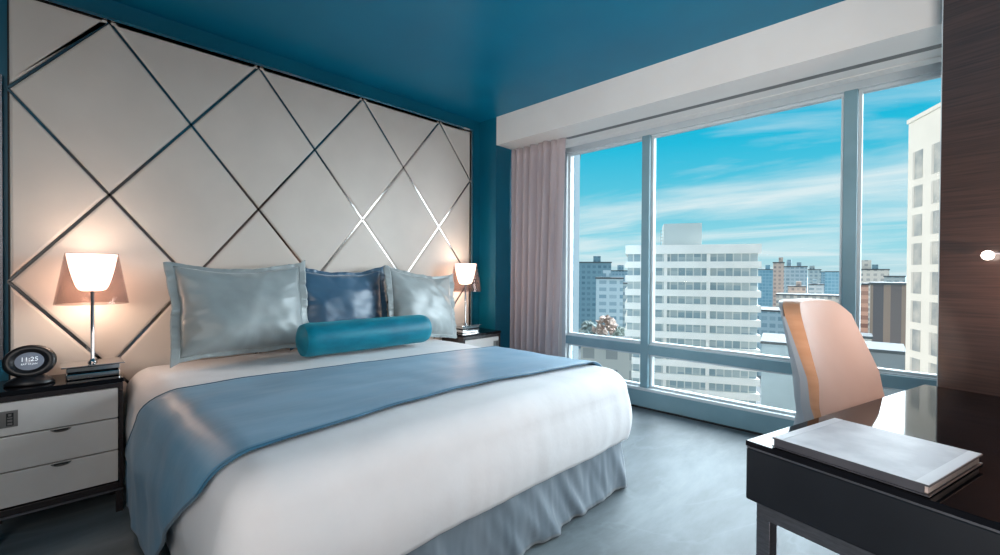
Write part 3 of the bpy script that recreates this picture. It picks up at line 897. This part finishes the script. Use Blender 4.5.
building('stone_building', 'brown stone building with vertical piers beside the white tower', 'building', 870, 912, 285, 140, 24, BM['brown'])
building('office_block', 'grey block peeping over the brown stone building', 'building', 884, 905, 277, 260, 20, BM['grey'])
building('low_building', 'low slate building seen beyond the chair', 'building', 757, 800, 312, 190, 22, BM['slate'])
building('low_building', 'low pale row beneath the distant towers', 'building', 775, 850, 296, 260, 22, BM['low'])
building('low_building', 'low white flat-roofed building below the brown stone building', 'building', 840, 905, 352, 100, 14, plain('white_low', lin(140,144,146)))
building('low_building', 'low grey flat-roofed hall right of the banded block base', 'building', 762, 800, 345, 120, 20, plain('grey_low', lin(178,192,196)))

building('apartment_block', 'terracotta block right of the low slate building', 'building', 803, 828, 303, 232, 14, BM['pink'])
building('apartment_block', 'pale blue block standing before the low pale row', 'building', 829, 846, 308, 216, 14, BM['slate'])
building('low_building', 'flat pale hall behind the top edge of the chair', 'building', 800, 838, 326, 150, 14, BM['low'])
building('apartment_block', 'small pink block at the foot of the slate teal block', 'building', 788, 806, 287, 300, 14, BM['pink'], extras=((.1, .3, 3, None),))
building('apartment_block', 'small white block at the foot of the grey beige block', 'building', 809, 824, 285, 310, 14, BM['balcony'], extras=((-.1, .3, 3, None),))
building('office_block', 'hazy far block at the left of the right mullion', 'building', 836, 852, 276, 520, 30, BM['slate'])
building('apartment_tower', 'hazy far tower left of the flat-topped blue office block', 'building', 818, 828, 272, 560, 20, BM['slate'])
building('office_block', 'hazy far block behind the dark teal block', 'building', 603, 628, 271, 430, 30, BM['slate'], extras=((.2, .25, 5, None),))
building('low_building', 'low pale hall with a flat roof below the pink striped block', 'building', 842, 872, 338, 128, 9, BM['low'])
hb_ = B()
for k in range(60):
    x0 = -1500+k*50; 
    h0 = 38+22*N3(k*.23, 1)+8*N3(k*.9, 4); h1 = 38+22*N3((k+1)*.23, 1)+8*N3((k+1)*.9, 4)
    vv = [hb_.verts.new(c) for c in ((x0, 1900, GZ), (x0+50, 1900, GZ), (x0+50, 2000, GZ+h1), (x0, 2000, GZ+h0))]
    hb_.faces.new(vv)
struct('hill', hb_, plain('hazy_hill', lin(150,182,196)))  # pale blue puts the horizon haze into the ridge colour
# trees below
def tree(label, px, py, d, rad, c):
    q = ray_at(px, py, d); 
    t = empty('tree', (q.x, q.y, GZ)); tag(t, label, 'tree')
    hgt = q.z-GZ
    bm = B(); lathe(bm, [(.5, 0), (.35, hgt*.6), (0, hgt*.9)], n=10); obj('trunk', bm, plain('bark', lin(120,100,90)), t)
    bm = B()
    for k in range(170):
        a = random.uniform(0, 2*PI); q_ = random.uniform(0, 1); rr = rad*.85*math.sin(PI*min(1, q_*.85+.08))*random.uniform(.5, 1); zz_ = hgt - q_*rad*1.9
        mm = Matrix.Translation((rr*math.cos(a), rr*math.sin(a), zz_)) @ Matrix.Scale(random.uniform(.06, .17), 4)
        bmesh.ops.create_icosphere(bm, subdivisions=1, radius=rad, matrix=mm)
    for v in bm.verts: v.co += Vector((N3(*v.co*.9), N3(v.co.y, v.co.z, v.co.x), N3(v.co.z*.8, v.co.x, v.co.y)))*rad*.25
    obj('crown', bm, mottle(mat('bare_twigs', c, .9), tuple(x*.7 for x in c[:3])+(1,), c, 2), t)
tree('bare russet tree between the white balcony block and low building', 606, 317, 150, 5, lin(190,168,156))
tree('dull green tree against the base of the banded block', 620, 328, 140, 3.6, lin(140,150,142))
tree('grey-green tree at the foot of the dark teal block', 588, 322, 170, 5, lin(150,160,156))
g = struct('ground', boxes((-1500, 1500, -200, 2500, GZ-1, GZ)), plain('city_ground', lin(112,116,118)))

# ------------------------------------------------------------------ sky
W = bpy.data.worlds.new('sky'); S.world = W; W.use_nodes = True
n, l = W.node_tree.nodes, W.node_tree.links
bg = n['Background']
tc = n.new('ShaderNodeTexCoord'); sp = n.new('ShaderNodeSeparateXYZ'); l.new(tc.outputs['Generated'], sp.inputs[0])
r = n.new('ShaderNodeValToRGB'); cr_ = r.color_ramp
stops = [(0.0, lin(196,226,232)), (.05, lin(160,222,234)), (.14, lin(104,206,228)), (.26, lin(36,190,224)), (.45, lin(0,168,214)), (1.0, lin(0,110,180))]
cr_.elements[0].position, cr_.elements[0].color = stops[0]
cr_.elements[1].position, cr_.elements[1].color = stops[-1]
for ps, c_ in stops[1:-1]:
    e = cr_.elements.new(ps); e.color = c_
l.new(sp.outputs['Z'], r.inputs[0])
za = n.new('ShaderNodeMath'); za.operation = 'ADD'; l.new(sp.outputs['Z'], za.inputs[0]); za.inputs[1].default_value = .10
zm = n.new('ShaderNodeMath'); zm.operation = 'MAXIMUM'; l.new(za.outputs[0], zm.inputs[0]); zm.inputs[1].default_value = .03
dx = n.new('ShaderNodeMath'); dx.operation = 'DIVIDE'; l.new(sp.outputs['X'], dx.inputs[0]); l.new(zm.outputs[0], dx.inputs[1])
dy = n.new('ShaderNodeMath'); dy.operation = 'DIVIDE'; l.new(sp.outputs['Y'], dy.inputs[0]); l.new(zm.outputs[0], dy.inputs[1])
cb = n.new('ShaderNodeCombineXYZ'); l.new(dx.outputs[0], cb.inputs[0]); l.new(dy.outputs[0], cb.inputs[1])
mp = n.new('ShaderNodeMapping'); mp.inputs['Rotation'].default_value = (0, 0, math.radians(-18)); mp.inputs['Scale'].default_value = (.55, 1.25, 1); mp.inputs['Location'].default_value = (3.3, 1.4, 0)
l.new(cb.outputs[0], mp.inputs[0])
ns = n.new('ShaderNodeTexNoise'); ns.inputs['Scale'].default_value = .75; ns.inputs['Detail'].default_value = 9; ns.inputs['Roughness'].default_value = .56; ns.inputs['Distortion'].default_value = .5
l.new(mp.outputs[0], ns.inputs['Vector'])
rc_ = n.new('ShaderNodeValToRGB'); rc_.color_ramp.elements[0].position = .42; rc_.color_ramp.elements[0].color = (0,0,0,1); rc_.color_ramp.elements[1].position = .66; rc_.color_ramp.elements[1].color = (.9,.9,.9,1)
l.new(ns.outputs['Fac'], rc_.inputs[0])
mx = n.new('ShaderNodeMix'); mx.data_type = 'RGBA'; l.new(rc_.outputs[0], mx.inputs['Factor']); l.new(r.outputs[0], mx.inputs['A']); mx.inputs['B'].default_value = lin(232,244,246)
l.new(mx.outputs['Result'], bg.inputs['Color'])
bg.inputs['Strength'].default_value = 1.0

# ------------------------------------------------------------------ lights
def sun(name, dirv, e, ang, c):
    ld = bpy.data.lights.new(name, 'SUN'); ld.energy = e; ld.angle = math.radians(ang); ld.color = c
    o = link(bpy.data.objects.new(name, ld)); o.rotation_euler = Vector(dirv).to_track_quat('-Z', 'Y').to_euler()
    return o
sun('skylight', (-.35, -.80, -.48), 21.0, 95, (.84, .94, 1.0))
sun('sunlight', (.75, .35, -.55), 2.3, 2, (1.0, .88, .76))
def area(name, loc, to, size, e, c, spread=180):
    ld = bpy.data.lights.new(name, 'AREA'); ld.energy = e; ld.size = size; ld.color = c
    o = link(bpy.data.objects.new(name, ld)); o.location = loc
    o.rotation_euler = (Vector(to)-Vector(loc)).to_track_quat('-Z', 'Y').to_euler()
    ld.spread = math.radians(spread)
    return o
area('room_fill', (3.6, -1.3, 2.3), (1.0, 1.8, 1.2), 2.4, 72, (1.0, .93, .87))  # added soft fill from behind the camera, no fixture there
area('soffit_fill', (3.9, -1.1, .5), (2.2, 3.4, 2.75), 1.0, 26, (1.0, .96, .93), 80)  # unseen low fill added to brighten soffit, ceiling and window frames

S.view_settings.view_transform = 'Standard'
S.view_settings.look = 'None'
S.view_settings.exposure = 0.0
S.view_settings.gamma = 1.0
S.cycles.use_denoising = True
S.cycles.max_bounces = 10
S.cycles.transparent_max_bounces = 16
S.cycles.sample_clamp_indirect = 6.0
S.cycles.caustics_reflective = False
S.cycles.caustics_refractive = False
